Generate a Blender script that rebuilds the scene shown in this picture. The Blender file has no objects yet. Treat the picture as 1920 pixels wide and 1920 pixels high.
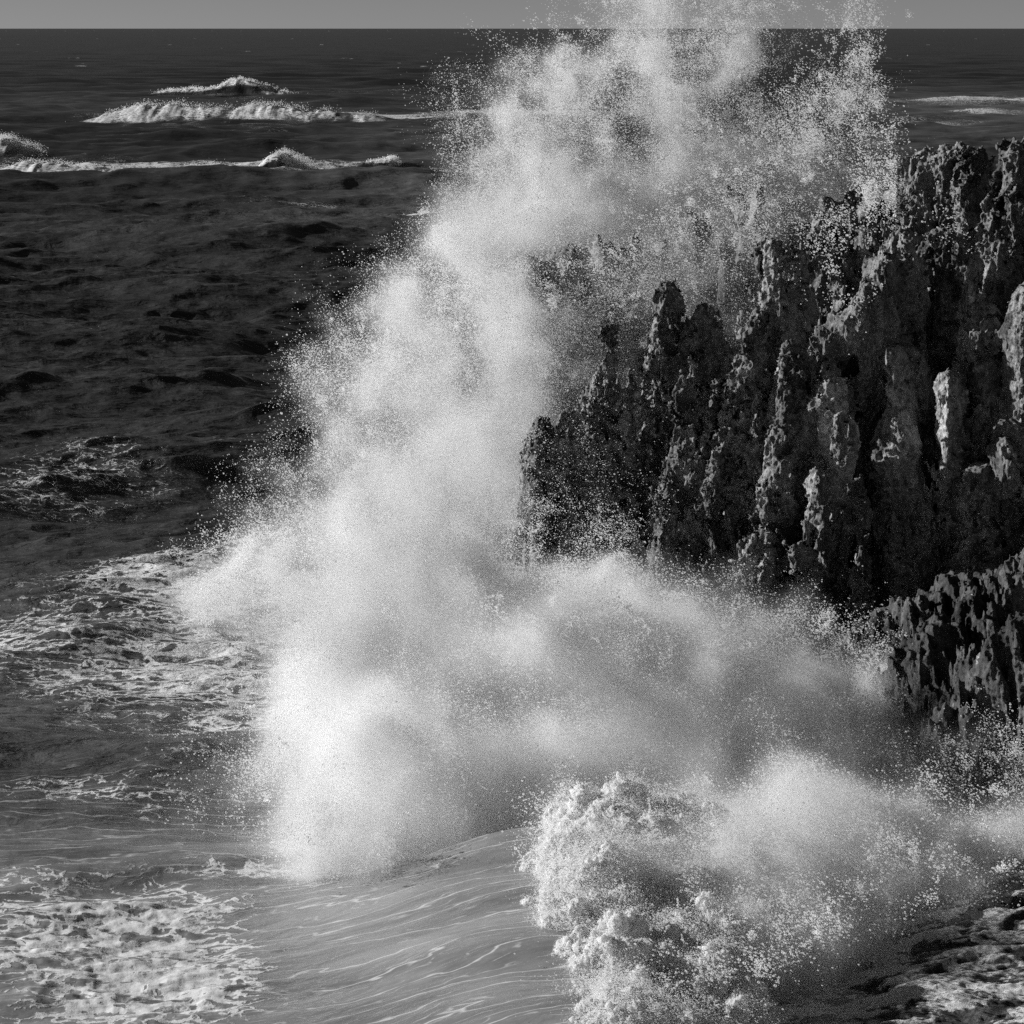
import bpy, math, time
import numpy as np
from concurrent.futures import ThreadPoolExecutor
T0 = time.time()
def log(*a): print('[%.1fs]' % (time.time() - T0), *a, flush=True)
rng = np.random.default_rng(7)
F = 5444.0          # focal length, in pixels of a 1920 frame (a 20 degree lens)
H = 18.0            # eye height above the water
HZ = 52.0           # row of the horizon in a 1920 frame
f4 = np.float32
scene = bpy.context.scene
COL = scene.collection

def at(px, py, Y):                      # point seen at a pixel, Y metres away
    return np.array([(px - 960) / F * Y, Y, H - (py - HZ) / F * Y])
def sp(px, py):                         # point of the water plane
    return at(px, py, H * F / (py - HZ))
def smooth(a, b, x):
    t = np.clip((x - a) / (b - a), 0, 1)
    return t * t * (3 - 2 * t)

# ------------------------------------------------------------------ noise
def make_tile(n, beta, seed, kmin=1.0, kmax=1e9):
    r = np.random.default_rng(seed)
    k = np.fft.fftfreq(n) * n
    kz = np.fft.rfftfreq(n) * n
    K = np.sqrt(k[:, None, None] ** 2 + k[None, :, None] ** 2 + kz[None, None, :] ** 2)
    K[0, 0, 0] = 1
    A = K ** (-beta / 2.0)
    A[(K < kmin) | (K > kmax)] = 0
    s = np.fft.irfftn(np.fft.rfftn(r.standard_normal((n, n, n))) * A, s=(n, n, n))
    s -= s.mean(); s /= s.std()
    return np.ascontiguousarray(s.astype(f4))
NT = 128
TILE_FBM = make_tile(NT, 3.6, 11, 3, 50)       # fractal: features from 42 cells down
TILE_ONE = make_tile(NT, 2.0, 12, 14, 24)      # one octave: features about 7 cells
TILE_RIDGE = (1 - np.abs(make_tile(NT, 3.4, 13, 8, 40))).astype(f4)
POOL = ThreadPoolExecutor(4)
def _sample(tile, x, y, z):
    n = tile.shape[0]
    out = np.empty(x.shape, f4)
    flat = tile.ravel()
    fx = np.floor(x); fy = np.floor(y); fz = np.floor(z)
    ix = fx.astype(np.int32); iy = fy.astype(np.int32); iz = fz.astype(np.int32)
    fx = (x - fx).astype(f4); fy = (y - fy).astype(f4); fz = (z - fz).astype(f4)
    x0 = (ix % n) * (n * n); x1 = ((ix + 1) % n) * (n * n)
    y0 = (iy % n) * n; y1 = ((iy + 1) % n) * n
    z0 = iz % n; z1 = (iz + 1) % n
    def L(a, b): return flat.take(a + b + z0) * (1 - fz) + flat.take(a + b + z1) * fz
    c0 = L(x0, y0) * (1 - fy) + L(x0, y1) * fy
    c1 = L(x1, y0) * (1 - fy) + L(x1, y1) * fy
    out[:] = c0 * (1 - fx) + c1 * fx
    return out
def samp(tile, x, y, z):
    x = np.asarray(x, f4).ravel(); y = np.broadcast_to(np.asarray(y, f4).ravel(), x.shape); z = np.broadcast_to(np.asarray(z, f4).ravel(), x.shape)
    N = x.size; step = 150000
    out = np.empty(N, f4)
    def job(i): out[i:i + step] = _sample(tile, x[i:i + step], y[i:i + step], z[i:i + step])
    list(POOL.map(job, range(0, N, step)))
    return out
def worley(x, y, z, seed=0):            # distances to the nearest and the second nearest feature point
    x = np.asarray(x, f4); N = x.size; d1 = np.empty(N, f4); d2 = np.empty(N, f4); step = 100000
    r = np.random.default_rng(seed); TB = r.random((32, 32, 32, 3)).astype(f4)
    def job(i):
        X = np.stack([x[i:i + step], y[i:i + step], z[i:i + step]], 1).astype(f4)
        C = np.floor(X).astype(np.int32); Fr = X - C
        a = np.full(len(X), 9, f4); b = np.full(len(X), 9, f4)
        for dx in (-1, 0, 1):
            for dy in (-1, 0, 1):
                for dz in (-1, 0, 1):
                    o = np.array([dx, dy, dz], np.int32)
                    q = (C + o) & 31
                    P = TB[q[:, 0], q[:, 1], q[:, 2]] + o - Fr
                    d = np.sqrt((P * P).sum(1))
                    b = np.minimum(b, np.maximum(a, d)); a = np.minimum(a, d)
        d1[i:i + step] = a; d2[i:i + step] = b
    list(POOL.map(job, range(0, N, step)))
    return d1, d2

# ------------------------------------------------------------------ objects
def tag(o, label=None, cat=None, kind=None, group=None):
    if label: o['label'] = label
    if cat: o['category'] = cat
    if kind: o['kind'] = kind
    if group: o['group'] = group
    return o
def empty(name, loc):
    o = bpy.data.objects.new(name, None); COL.objects.link(o); o.location = [float(v) for v in loc]
    return o
def mesh_obj(name, V, Q, mat, parent=None, attrs=None, smooth_shade=True):
    me = bpy.data.meshes.new(name)
    V = np.asarray(V, f4); Q = np.asarray(Q, np.int32)
    k = Q.shape[1]
    off = np.zeros(3, f4)
    if parent is not None: off = np.array(parent.location, f4)
    me.vertices.add(len(V)); me.vertices.foreach_set('co', (V - off).ravel())
    me.loops.add(Q.size); me.loops.foreach_set('vertex_index', Q.ravel())
    me.polygons.add(len(Q)); me.polygons.foreach_set('loop_start', np.arange(0, Q.size, k, dtype=np.int32))
    me.update(calc_edges=True)
    if smooth_shade: me.polygons.foreach_set('use_smooth', np.ones(len(Q), bool))
    for a, d in (attrs or {}).items():
        me.attributes.new(a, 'FLOAT', 'POINT').data.foreach_set('value', np.asarray(d, f4))
    me.materials.append(mat)
    o = bpy.data.objects.new(name, me); COL.objects.link(o)
    if parent is not None: o.parent = parent
    return o
def submesh(V, Q, mask, attrs=None):
    q = Q[mask]
    u, inv = np.unique(q, return_inverse=True)
    return V[u], inv.reshape(q.shape).astype(np.int32), {k: d[u] for k, d in (attrs or {}).items()}
def grid_quads(nr, nc):
    i = np.arange(nr * nc, dtype=np.int32).reshape(nr, nc)
    return np.stack([i[:-1, :-1], i[:-1, 1:], i[1:, 1:], i[1:, :-1]], -1).reshape(-1, 4)

_ng = {}
def points_group(mat):
    if mat.name in _ng: return _ng[mat.name]
    g = bpy.data.node_groups.new('droplets_' + mat.name, 'GeometryNodeTree')
    g.interface.new_socket('Geometry', in_out='INPUT', socket_type='NodeSocketGeometry')
    g.interface.new_socket('Geometry', in_out='OUTPUT', socket_type='NodeSocketGeometry')
    a = g.nodes.new('NodeGroupInput'); b = g.nodes.new('NodeGroupOutput')
    m = g.nodes.new('GeometryNodeMeshToPoints'); s = g.nodes.new('GeometryNodeSetMaterial')
    n = g.nodes.new('GeometryNodeInputNamedAttribute'); n.data_type = 'FLOAT'; n.inputs['Name'].default_value = 'droplet_radius'
    s.inputs['Material'].default_value = mat
    g.links.new(a.outputs[0], m.inputs['Mesh']); g.links.new(n.outputs[0], m.inputs['Radius'])
    g.links.new(m.outputs[0], s.inputs[0]); g.links.new(s.outputs[0], b.inputs[0])
    _ng[mat.name] = g
    return g
def points_obj(name, P, R, mat, parent=None):
    me = bpy.data.meshes.new(name)
    P = np.asarray(P, f4)
    off = np.array(parent.location, f4) if parent is not None else 0
    me.vertices.add(len(P)); me.vertices.foreach_set('co', (P - off).astype(f4).ravel())
    me.attributes.new('droplet_radius', 'FLOAT', 'POINT').data.foreach_set('value', np.asarray(R, f4))
    me.materials.append(mat)
    o = bpy.data.objects.new(name, me); COL.objects.link(o)
    if parent is not None: o.parent = parent
    o.modifiers.new('droplets', 'NODES').node_group = points_group(mat)
    return o

# ------------------------------------------------------------------ surface nets
def surface_nets(D, org, h):
    nx, ny, nz = D.shape
    ins = D < 0
    c = ins[:-1].astype(np.int8) + ins[1:]
    c = c[:, :-1] + c[:, 1:]; c = c[:, :, :-1] + c[:, :, 1:]
    act = np.argwhere((c > 0) & (c < 8)).astype(np.int32)
    idx = np.full(c.shape, -1, np.int32)
    idx[act[:, 0], act[:, 1], act[:, 2]] = np.arange(len(act), dtype=np.int32)
    cr = [(a, b, d) for a in (0, 1) for b in (0, 1) for d in (0, 1)]
    val = np.stack([D[act[:, 0] + a, act[:, 1] + b, act[:, 2] + d] for a, b, d in cr], 1)
    S = np.zeros((len(act), 3), f4); n = np.zeros(len(act), f4)
    for i in range(8):
        for j in range(i + 1, 8):
            df = np.abs(np.array(cr[i]) - np.array(cr[j]))
            if df.sum() != 1: continue
            a = val[:, i]; b = val[:, j]; m = (a < 0) != (b < 0)
            t = np.where(m, a / np.where(m, a - b, 1), 0)
            p = np.array(cr[i], f4) + t[:, None] * (np.array(cr[j], f4) - np.array(cr[i], f4))
            S += np.where(m[:, None], p, 0); n += m
    V = (act + S / n[:, None]) * h + np.asarray(org, f4)
    quads = []
    for ax in range(3):
        a = np.take(ins, range(0, ins.shape[ax] - 1), ax); b = np.take(ins, range(1, ins.shape[ax]), ax)
        e = np.argwhere(a != b)
        o1, o2 = [k for k in range(3) if k != ax]
        ok = (e[:, o1] > 0) & (e[:, o2] > 0) & (e[:, o1] < ins.shape[o1] - 1) & (e[:, o2] < ins.shape[o2] - 1)
        e = e[ok]
        def cell(d1, d2):
            q = e.copy(); q[:, o1] -= d1; q[:, o2] -= d2
            return idx[q[:, 0], q[:, 1], q[:, 2]]
        q = np.stack([cell(1, 1), cell(0, 1), cell(0, 0), cell(1, 0)], 1)
        flip = ~ins[e[:, 0], e[:, 1], e[:, 2]]
        if ax == 1: flip = ~flip
        q[flip] = q[flip][:, ::-1]
        quads.append(q[(q >= 0).all(1)])
    return V.astype(f4), np.concatenate(quads).astype(np.int32)
def subdivide(V, Q):                     # each quad into four (plain midpoints)
    n = len(V); nq = len(Q)
    E = np.concatenate([np.stack([Q[:, i], Q[:, (i + 1) % 4]], 1) for i in range(4)]); E.sort(1)
    key = E[:, 0].astype(np.int64) * n + E[:, 1]
    u, inv = np.unique(key, return_inverse=True)
    me = (V[u // n] + V[u % n]) * .5
    inv = inv.reshape(4, nq)
    ce = V[Q].mean(1)
    e = [n + inv[i] for i in range(4)]; c = n + len(u) + np.arange(nq)
    Q2 = np.concatenate([np.stack([Q[:, i], e[i], c, e[(i + 3) % 4]], 1) for i in range(4)])
    return np.concatenate([V, me, ce]).astype(f4), Q2.astype(np.int32)
def normals(V, Q):
    a = V[Q[:, 2]] - V[Q[:, 0]]; b = V[Q[:, 3]] - V[Q[:, 1]]
    fn = np.cross(a, b)
    N = np.zeros_like(V)
    for k in range(3):
        for i in range(4): N[:, k] += np.bincount(Q[:, i], fn[:, k], len(V))
    return N / np.maximum(np.linalg.norm(N, axis=1, keepdims=True), 1e-9)
def relax(V, Q, k=.5):
    S = np.zeros_like(V); c = np.zeros(len(V), f4)
    for i in range(4):
        for j in ((i + 1) % 4, (i + 3) % 4):
            for d in range(3): S[:, d] += np.bincount(Q[:, i], V[Q[:, j], d], len(V))
            c += np.bincount(Q[:, i], minlength=len(V))
    return (V * (1 - k) + k * S / np.maximum(c, 1)[:, None]).astype(f4)

# ------------------------------------------------------------------ materials
def new_mat(name):
    m = bpy.data.materials.new(name); m.use_nodes = True
    nt = m.node_tree; nt.nodes.clear()
    out = nt.nodes.new('ShaderNodeOutputMaterial')
    return m, nt, out
class NB:
    def __init__(s, nt): s.nt = nt
    def n(s, t, **kw):
        x = s.nt.nodes.new(t)
        for k, v in kw.items():
            if k.startswith('i_'):
                x.inputs[k[2:].replace('_', ' ')].default_value = v
            else: setattr(x, k, v)
        return x
    def l(s, a, b): s.nt.links.new(a, b)
    def math(s, op, a, b=None, c=None, clamp=False):
        x = s.nt.nodes.new('ShaderNodeMath'); x.operation = op; x.use_clamp = clamp
        for i, v in enumerate((a, b, c)):
            if v is None: continue
            if isinstance(v, (int, float)): x.inputs[i].default_value = v
            else: s.l(v, x.inputs[i])
        return x.outputs[0]
    def ss(s, v, a, b, lo=0.0, hi=1.0):
        x = s.nt.nodes.new('ShaderNodeMapRange'); x.interpolation_type = 'SMOOTHSTEP'
        s.l(v, x.inputs['Value'])
        for k, w in (('From Min', a), ('From Max', b), ('To Min', lo), ('To Max', hi)):
            if isinstance(w, (int, float)): x.inputs[k].default_value = w
            else: s.l(w, x.inputs[k])
        return x.outputs[0]
    def attr(s, name):
        x = s.nt.nodes.new('ShaderNodeAttribute'); x.attribute_name = name
        return x.outputs['Fac']
    def pos(s, scale=(1, 1, 1)):
        g = s.nt.nodes.new('ShaderNodeNewGeometry'); m = s.nt.nodes.new('ShaderNodeMapping')
        m.inputs['Scale'].default_value = scale
        s.l(g.outputs['Position'], m.inputs['Vector']); return m.outputs[0]
    def noise(s, vec, scale, detail=6, rough=.6, dist=0.0):
        x = s.nt.nodes.new('ShaderNodeTexNoise')
        s.l(vec, x.inputs['Vector']); x.inputs['Scale'].default_value = scale; x.inputs['Detail'].default_value = detail
        x.inputs['Roughness'].default_value = rough; x.inputs['Distortion'].default_value = dist
        return x.outputs['Fac']
    def vor(s, vec, scale, feature='F1'):
        x = s.nt.nodes.new('ShaderNodeTexVoronoi'); x.feature = feature
        s.l(vec, x.inputs['Vector']); x.inputs['Scale'].default_value = scale
        return x.outputs['Distance']
    def gray(s, v):
        x = s.nt.nodes.new('ShaderNodeCombineColor')
        for i in range(3): s.l(v, x.inputs[i])
        return x.outputs[0]

def sea_material():
    m, nt, out = new_mat('sea_water'); b = NB(nt)
    foam = b.attr('foam'); aer = b.attr('aeration'); streak = b.attr('streak'); rip = b.attr('ripple')
    p = b.pos()
    # lacy foam: broken cells stretched and torn by turbulence
    w = b.n('ShaderNodeTexNoise', i_Scale=.9, i_Detail=5.0); b.l(p, w.inputs['Vector'])
    wv = b.n('ShaderNodeVectorMath', operation='SCALE'); b.l(w.outputs['Color'], wv.inputs[0]); wv.inputs['Scale'].default_value = 1.6
    pel = b.pos((.48, 1.0, 1.0))
    pv = b.n('ShaderNodeVectorMath', operation='ADD'); b.l(pel, pv.inputs[0]); b.l(wv.outputs[0], pv.inputs[1])
    lace = b.vor(pv.outputs[0], 1.9, 'DISTANCE_TO_EDGE')
    lace2 = b.vor(pv.outputs[0], 5.0, 'DISTANCE_TO_EDGE')
    l1 = b.ss(lace, 0.0, .30, 1.0, 0.0); l2 = b.ss(lace2, 0.0, .32, 1.0, 0.0)
    fb = b.noise(pv.outputs[0], 1.0, 10, .70)
    fine = b.noise(p, 5.0, 6, .7)
    pat = b.math('ADD', b.math('MULTIPLY', l1, .36), b.math('MULTIPLY', l2, .20))
    pat = b.math('ADD', pat, b.math('MULTIPLY', fb, .66))
    pat = b.math('ADD', pat, b.math('MULTIPLY', fine, .25))          # about 0.35 .. 1.2
    th = b.math('SUBTRACT', 1.17, b.math('MULTIPLY', foam, .62))
    fm = b.math('MULTIPLY', b.ss(pat, th, b.math('ADD', th, .19)), b.ss(fine, .25, .60, .82, 1.0))
    # foam drawn out in long threads along the run of the wave
    ps = b.pos((.16, 2.3, .5))
    sw = b.n('ShaderNodeTexNoise', i_Scale=.16, i_Detail=3.0); b.l(p, sw.inputs['Vector'])
    sv = b.n('ShaderNodeVectorMath', operation='SCALE'); b.l(sw.outputs['Color'], sv.inputs[0]); sv.inputs['Scale'].default_value = 2.5
    sa = b.n('ShaderNodeVectorMath', operation='ADD'); b.l(ps, sa.inputs[0]); b.l(sv.outputs[0], sa.inputs[1])
    sep = b.n('ShaderNodeSeparateXYZ'); b.l(p, sep.inputs[0])
    bend = b.math('MULTIPLY', b.noise(b.pos((.22, .55, .3)), 1.0, 4, .55), 3.2)
    def lines(freq, off, lo):
        t = b.math('ADD', b.math('MULTIPLY', b.math('ADD', sep.outputs[1], bend), freq), off)
        f = b.math('ABSOLUTE', b.math('SUBTRACT', b.math('FRACT', t), .5))
        return b.ss(f, lo, .5)
    brk = b.ss(b.noise(b.pos((.7, 2.2, 1.0)), 1.6, 7, .72), .32, .50)
    thr = b.math('MAXIMUM', b.math('MULTIPLY', lines(1.15, .0, .445), brk), b.math('MULTIPLY', b.math('MULTIPLY', lines(2.6, .3, .42), b.ss(b.noise(b.pos((.5, 1.6, 1.0)), 2.6, 6, .7), .42, .58)), .6))
    thr = b.math('MAXIMUM', thr, b.math('MULTIPLY', b.ss(b.noise(sa.outputs[0], 1.6, 9, .7), .60, .70), .35))
    thr = b.math('MULTIPLY', thr, streak)
    fmb = fm
    fm = b.math('MAXIMUM', fm, b.math('MULTIPLY', thr, .68))
    # water below the foam: dark, milky where air is beaten into it
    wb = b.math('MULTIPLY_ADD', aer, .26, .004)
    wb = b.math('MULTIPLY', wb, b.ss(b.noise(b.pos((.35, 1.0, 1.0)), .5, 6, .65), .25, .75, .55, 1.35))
    # ripples
    r1 = b.math('ADD', b.noise(b.pos((.45, 1.1, 1.0)), 1.6, 5, .55, .4), b.math('MULTIPLY', b.noise(b.pos((.5, 1.0, 1.0)), .35, 4, .5, .4), 1.2))
    bump = b.n('ShaderNodeBump', i_Distance=.30); bump.inputs['Strength'].default_value = 1.0
    hgt = b.math('MULTIPLY', r1, rip)
    hgt = b.math('ADD', hgt, b.math('MULTIPLY', b.math('MULTIPLY', fmb, rip), b.math('MULTIPLY_ADD', fine, .16, .06)))
    b.l(hgt, bump.inputs['Height'])
    bd = b.n('ShaderNodeBsdfDiffuse'); b.l(b.gray(wb), bd.inputs['Color']); b.l(bump.outputs[0], bd.inputs['Normal'])
    bg_ = b.n('ShaderNodeBsdfGlossy'); bg_.inputs['Roughness'].default_value = .09; b.l(bump.outputs[0], bg_.inputs['Normal'])
    fr_ = b.n('ShaderNodeFresnel', i_IOR=1.33); b.l(bump.outputs[0], fr_.inputs['Normal'])
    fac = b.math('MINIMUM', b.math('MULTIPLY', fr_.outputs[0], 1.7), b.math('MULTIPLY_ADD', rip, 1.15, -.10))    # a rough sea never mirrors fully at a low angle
    bs = b.n('ShaderNodeMixShader'); b.l(fac, bs.inputs[0]); b.l(bd.outputs[0], bs.inputs[1]); b.l(bg_.outputs[0], bs.inputs[2])
    fd = b.n('ShaderNodeBsdfPrincipled'); fd.inputs['Base Color'].default_value = (.88, .88, .88, 1)
    fd.inputs['Roughness'].default_value = .8; fd.inputs['Specular IOR Level'].default_value = .1
    b.l(bump.outputs[0], fd.inputs['Normal'])
    ft = b.n('ShaderNodeBsdfTranslucent'); ft.inputs['Color'].default_value = (.88, .88, .88, 1); b.l(bump.outputs[0], ft.inputs['Normal'])
    fx = b.n('ShaderNodeMixShader'); fx.inputs[0].default_value = .2; b.l(fd.outputs[0], fx.inputs[1]); b.l(ft.outputs[0], fx.inputs[2])
    mx = b.n('ShaderNodeMixShader'); b.l(fm, mx.inputs[0]); b.l(bs.outputs[0], mx.inputs[1]); b.l(fx.outputs[0], mx.inputs[2])
    b.l(mx.outputs[0], out.inputs['Surface'])
    return m
def rock_material(name, base=.18, wet=.3):
    m, nt, out = new_mat(name); b = NB(nt)
    p = b.pos((1, 1, .45))
    n1 = b.noise(p, .7, 8, .65); n2 = b.noise(b.pos(), 6.0, 6, .7)
    c = b.math('MULTIPLY', b.ss(n1, .34, .66, .35, 1.7), b.ss(n2, .3, .7, .4, 1.6))
    c = b.math('MULTIPLY', c, base)
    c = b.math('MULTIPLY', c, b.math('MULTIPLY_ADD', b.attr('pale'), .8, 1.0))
    foam = b.attr('foam')
    fn = b.noise(b.pos(), 3.0, 8, .7)
    fm = b.ss(b.math('ADD', fn, foam), .98, 1.12)
    bump = b.n('ShaderNodeBump', i_Distance=.09); bump.inputs['Strength'].default_value = .9
    hv = b.noise(b.pos((1, 1, .45)), 9.0, 9, .78)
    b.l(hv, bump.inputs['Height'])
    bs = b.n('ShaderNodeBsdfPrincipled'); b.l(b.gray(c), bs.inputs['Base Color'])
    bs.inputs['Roughness'].default_value = .62; bs.inputs['Specular IOR Level'].default_value = wet
    b.l(bump.outputs[0], bs.inputs['Normal'])
    fd = b.n('ShaderNodeBsdfDiffuse'); fd.inputs['Color'].default_value = (.8, .8, .8, 1); b.l(bump.outputs[0], fd.inputs['Normal'])
    mx = b.n('ShaderNodeMixShader'); b.l(fm, mx.inputs[0]); b.l(bs.outputs[0], mx.inputs[1]); b.l(fd.outputs[0], mx.inputs[2])
    b.l(mx.outputs[0], out.inputs['Surface'])
    return m
def spray_material(name='spray_droplets', col=.95, tr=.45):
    m, nt, out = new_mat(name); b = NB(nt)
    d = b.n('ShaderNodeBsdfDiffuse'); d.inputs['Color'].default_value = (col, col, col, 1)
    t = b.n('ShaderNodeBsdfTranslucent'); t.inputs['Color'].default_value = (col, col, col, 1)
    mx = b.n('ShaderNodeMixShader'); mx.inputs[0].default_value = tr
    b.l(d.outputs[0], mx.inputs[1]); b.l(t.outputs[0], mx.inputs[2]); b.l(mx.outputs[0], out.inputs['Surface'])
    return m
def froth_material():
    m, nt, out = new_mat('froth'); b = NB(nt)
    n = b.noise(b.pos(), 4.0, 9, .7); v = b.vor(b.pos(), 7.0)
    c = b.ss(n, .3, .65, .88, .96)
    bump = b.n('ShaderNodeBump', i_Distance=.07); b.l(b.math('ADD', n, b.math('MULTIPLY', v, -.25)), bump.inputs['Height'])
    d = b.n('ShaderNodeBsdfDiffuse'); b.l(b.gray(c), d.inputs['Color']); b.l(bump.outputs[0], d.inputs['Normal'])
    t = b.n('ShaderNodeBsdfTranslucent'); b.l(b.gray(c), t.inputs['Color'])
    mx = b.n('ShaderNodeMixShader'); mx.inputs[0].default_value = .45
    b.l(d.outputs[0], mx.inputs[1]); b.l(t.outputs[0], mx.inputs[2]); b.l(mx.outputs[0], out.inputs['Surface'])
    return m
M_SEA = sea_material(); M_ROCK = rock_material('weathered_limestone'); M_WET = rock_material('wet_rock', .075, .3)
M_DROP = spray_material(); M_FROTH = froth_material()

# ------------------------------------------------------------------ the sea
OL, ON = 260.0, 1024                    # one patch of wind sea, repeated far out
def ocean_mips():
    r = np.random.default_rng(5)
    k1 = np.fft.fftfreq(ON, OL / ON) * 2 * math.pi
    KX, KY = np.meshgrid(k1, k1, indexing='ij'); K = np.hypot(KX, KY); K[0, 0] = 1
    wd = math.radians(-90 + 12); c = (KX * math.cos(wd) + KY * math.sin(wd)) / K
    Lp = 8.0 ** 2 / 9.81
    P = np.exp(-1 / (K * Lp) ** 2) / K ** 3.55 * (np.abs(c) ** 5 + .06) * np.where(c > 0, 1, .08)
    P[0, 0] = 0
    h = np.sqrt(P) * (r.standard_normal((ON, ON)) + 1j * r.standard_normal((ON, ON)))
    out = []
    for lc in (.6, 1.2, 2.4, 4.8, 9.6, 19.2, 38.4):
        hf = h * np.exp(-(K * lc / (2 * math.pi) * .9) ** 4)
        z = np.fft.ifft2(hf).real; dx = np.fft.ifft2(-1j * KX / K * hf).real; dy = np.fft.ifft2(-1j * KY / K * hf).real
        if not out:
            s_ = np.gradient(z, OL / ON); norm = .30 / math.sqrt((s_[0] ** 2 + s_[1] ** 2).mean())
        out.append([(norm * q).astype(f4) for q in (z, dx, dy)])
    return out
MIPS = ocean_mips()
def ocean(X, Y, lam):
    lev = np.clip(np.log2(np.maximum(lam, .6) / .6), 0, 5.999).ravel()
    u = (X.ravel() / OL * ON) % ON; v = (Y.ravel() / OL * ON) % ON
    i = np.floor(u).astype(np.int64); j = np.floor(v).astype(np.int64); fu = (u - i).astype(f4); fv = (v - j).astype(f4)
    i0 = i % ON; i1 = (i + 1) % ON; j0 = j % ON; j1 = (j + 1) % ON
    l0 = np.floor(lev).astype(int); fl = (lev - l0).astype(f4)
    R = [np.zeros(X.size, f4) for _ in range(3)]
    for L in range(7):
        m = (l0 == L) | (l0 + 1 == L)
        if not m.any(): continue
        w = np.where(l0[m] == L, 1 - fl[m], fl[m])
        a, b, c, d = i0[m], i1[m], j0[m], j1[m]; p, q = fu[m], fv[m]
        for n in range(3):
            A = MIPS[L][n]
            R[n][m] += w * ((A[a, c] * (1 - p) + A[b, c] * p) * (1 - q) + (A[a, d] * (1 - p) + A[b, d] * p) * q)
    return [q.reshape(X.shape) for q in R]
def plane_px(X, Y):
    return 960 + F * X / Y, HZ + F * H / Y
def ridge(X, Y, a, b, amp, back, front):   # swell ridge from a to b on the water; back = far side width
    a = np.asarray(a)[:2]; b = np.asarray(b)[:2]; d = b - a; L = np.linalg.norm(d); d = d / L
    nrm = np.array([-d[1], d[0]]);  nrm = nrm if nrm[1] > 0 else -nrm
    s = (X - a[0]) * d[0] + (Y - a[1]) * d[1]; t = (X - a[0]) * nrm[0] + (Y - a[1]) * nrm[1]
    e = smooth(-.18, .12, s / L) * smooth(1.18, .88, s / L)
    return amp * e * np.exp(-(t / np.where(t > 0, back, front)) ** 2)
def swell(X, Y):
    h = np.zeros_like(X)
    # the plunging wave in the foreground: long back to the left, steep front to the right
    xc = .80 + .05 * (60 - Y) + .05 * np.sin(Y * 1.3)
    t = X - xc
    pr = np.where(t < 0, np.exp(-(np.abs(t) / 4.3) ** 2), np.exp(-(t / 1.2) ** 2))
    win = smooth(63.2, 60.2, Y - .25 * np.minimum(t, 0)) * (1 + .12 * smooth(58, 52, Y))
    h += 1.38 * pr * win * (1 + .05 * np.sin(Y * 1.7 + X * .8))
    X = X + .9 * np.sin(Y * .35 + .4 * np.sin(X * .3)); Y = Y + .5 * np.sin(X * .55) + .3 * np.sin(X * 1.3 + 1)
    h += ridge(X, Y, sp(-400, 1450), sp(760, 1420), .50, 3.0, 1.5)
    h += ridge(X, Y, sp(-260, 1330), sp(480, 1090), .55, 3.6, 2.0)
    h += ridge(X, Y, sp(-400, 1640), sp(760, 1610), .26, 2.2, 1.1)
    h += ridge(X, Y, sp(300, 475), sp(1060, 440), 1.8, 14, 6)
    h += ridge(X, Y, sp(-300, 745), sp(480, 712), .7, 6, 3)
    h += ridge(X, Y, sp(-300, 590), sp(420, 560), .9, 8, 4)
    h += ridge(X, Y, sp(-300, 355), sp(820, 345), 1.4, 18, 7)
    return h
def sea_surface(X, Y, dx, dy):
    calm = np.clip(smooth(59, 68, Y) + smooth(-3.0, -7.0, X), .10, 1)          # stretched water on the wave's back
    calm = calm * (.42 + .58 * smooth(66, 105, Y))
    z, ox, oy = ocean(X, Y, 2.3 * np.maximum(dx, dy * .8))
    return -.9 * ox * calm, -.9 * oy * calm, z * calm + swell(X, Y)
def zone(u, v, cx, cy, rx, ry, amt, p=2.0):
    q = ((u - cx) / rx) ** 2 + ((v - cy) / ry) ** 2
    return amt * np.exp(-q ** (p / 2))
FOAM = [(330, 322, 300, 13, 1.0), (520, 314, 150, 10, .95), (700, 222, 150, 6, .9), (620, 1590, 150, 34, .9), (760, 1610, 140, 20, .8), (330, 1170, 250, 115, .82), (200, 1290, 400, 100, .88), (480, 1250, 200, 120, .75), (380, 1090, 170, 45, .7), (290, 1060, 60, 25, .6), (130, 1210, 260, 40, .65), (60, 1250, 160, 60, .7), (90, 1330, 200, 30, .6), (220, 1130, 160, 22, .5), (1600, 1880, 220, 60, .85), (1480, 1900, 150, 30, .7), (120, 1390, 190, 18, .45),
        (130, 880, 260, 45, .42), (60, 930, 240, 25, .40), (350, 900, 90, 20, .30), (560, 455, 300, 14, .28), (170, 620, 160, 16, .12),
        (150, 1840, 340, 120, 1.0), (380, 1850, 190, 80, .9), (250, 1710, 330, 50, .85), (430, 1650, 260, 24, .8), (560, 1700, 160, 26, .6), (60, 1660, 220, 32, .7),
        (120, 1500, 220, 26, .72), (290, 1525, 60, 18, .50), (530, 1545, 100, 10, .42), (60, 1560, 160, 10, .3), (400, 1470, 200, 14, .25),
        (650, 1300, 200, 200, .75), (700, 1560, 200, 90, .5), (1150, 1500, 300, 250, .7), (820, 1250, 250, 300, .7), (1000, 1080, 140, 60, .6),
        (760, 172, 280, 10, .3), (1850, 190, 230, 9, .85), (1780, 228, 160, 5, .65), (1850, 211, 130, 4, .95), (1050, 214, 300, 8, .95), (800, 330, 260, 14, .5), (620, 425, 300, 9, .45), (640, 388, 240, 6, .5),
        (860, 385, 190, 8, .4), (250, 318, 400, 15, .95), (60, 328, 300, 10, .7), (450, 224, 320, 9, .9), (420, 175, 170, 4, .5), (1650, 330, 200, 40, .4)]
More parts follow.
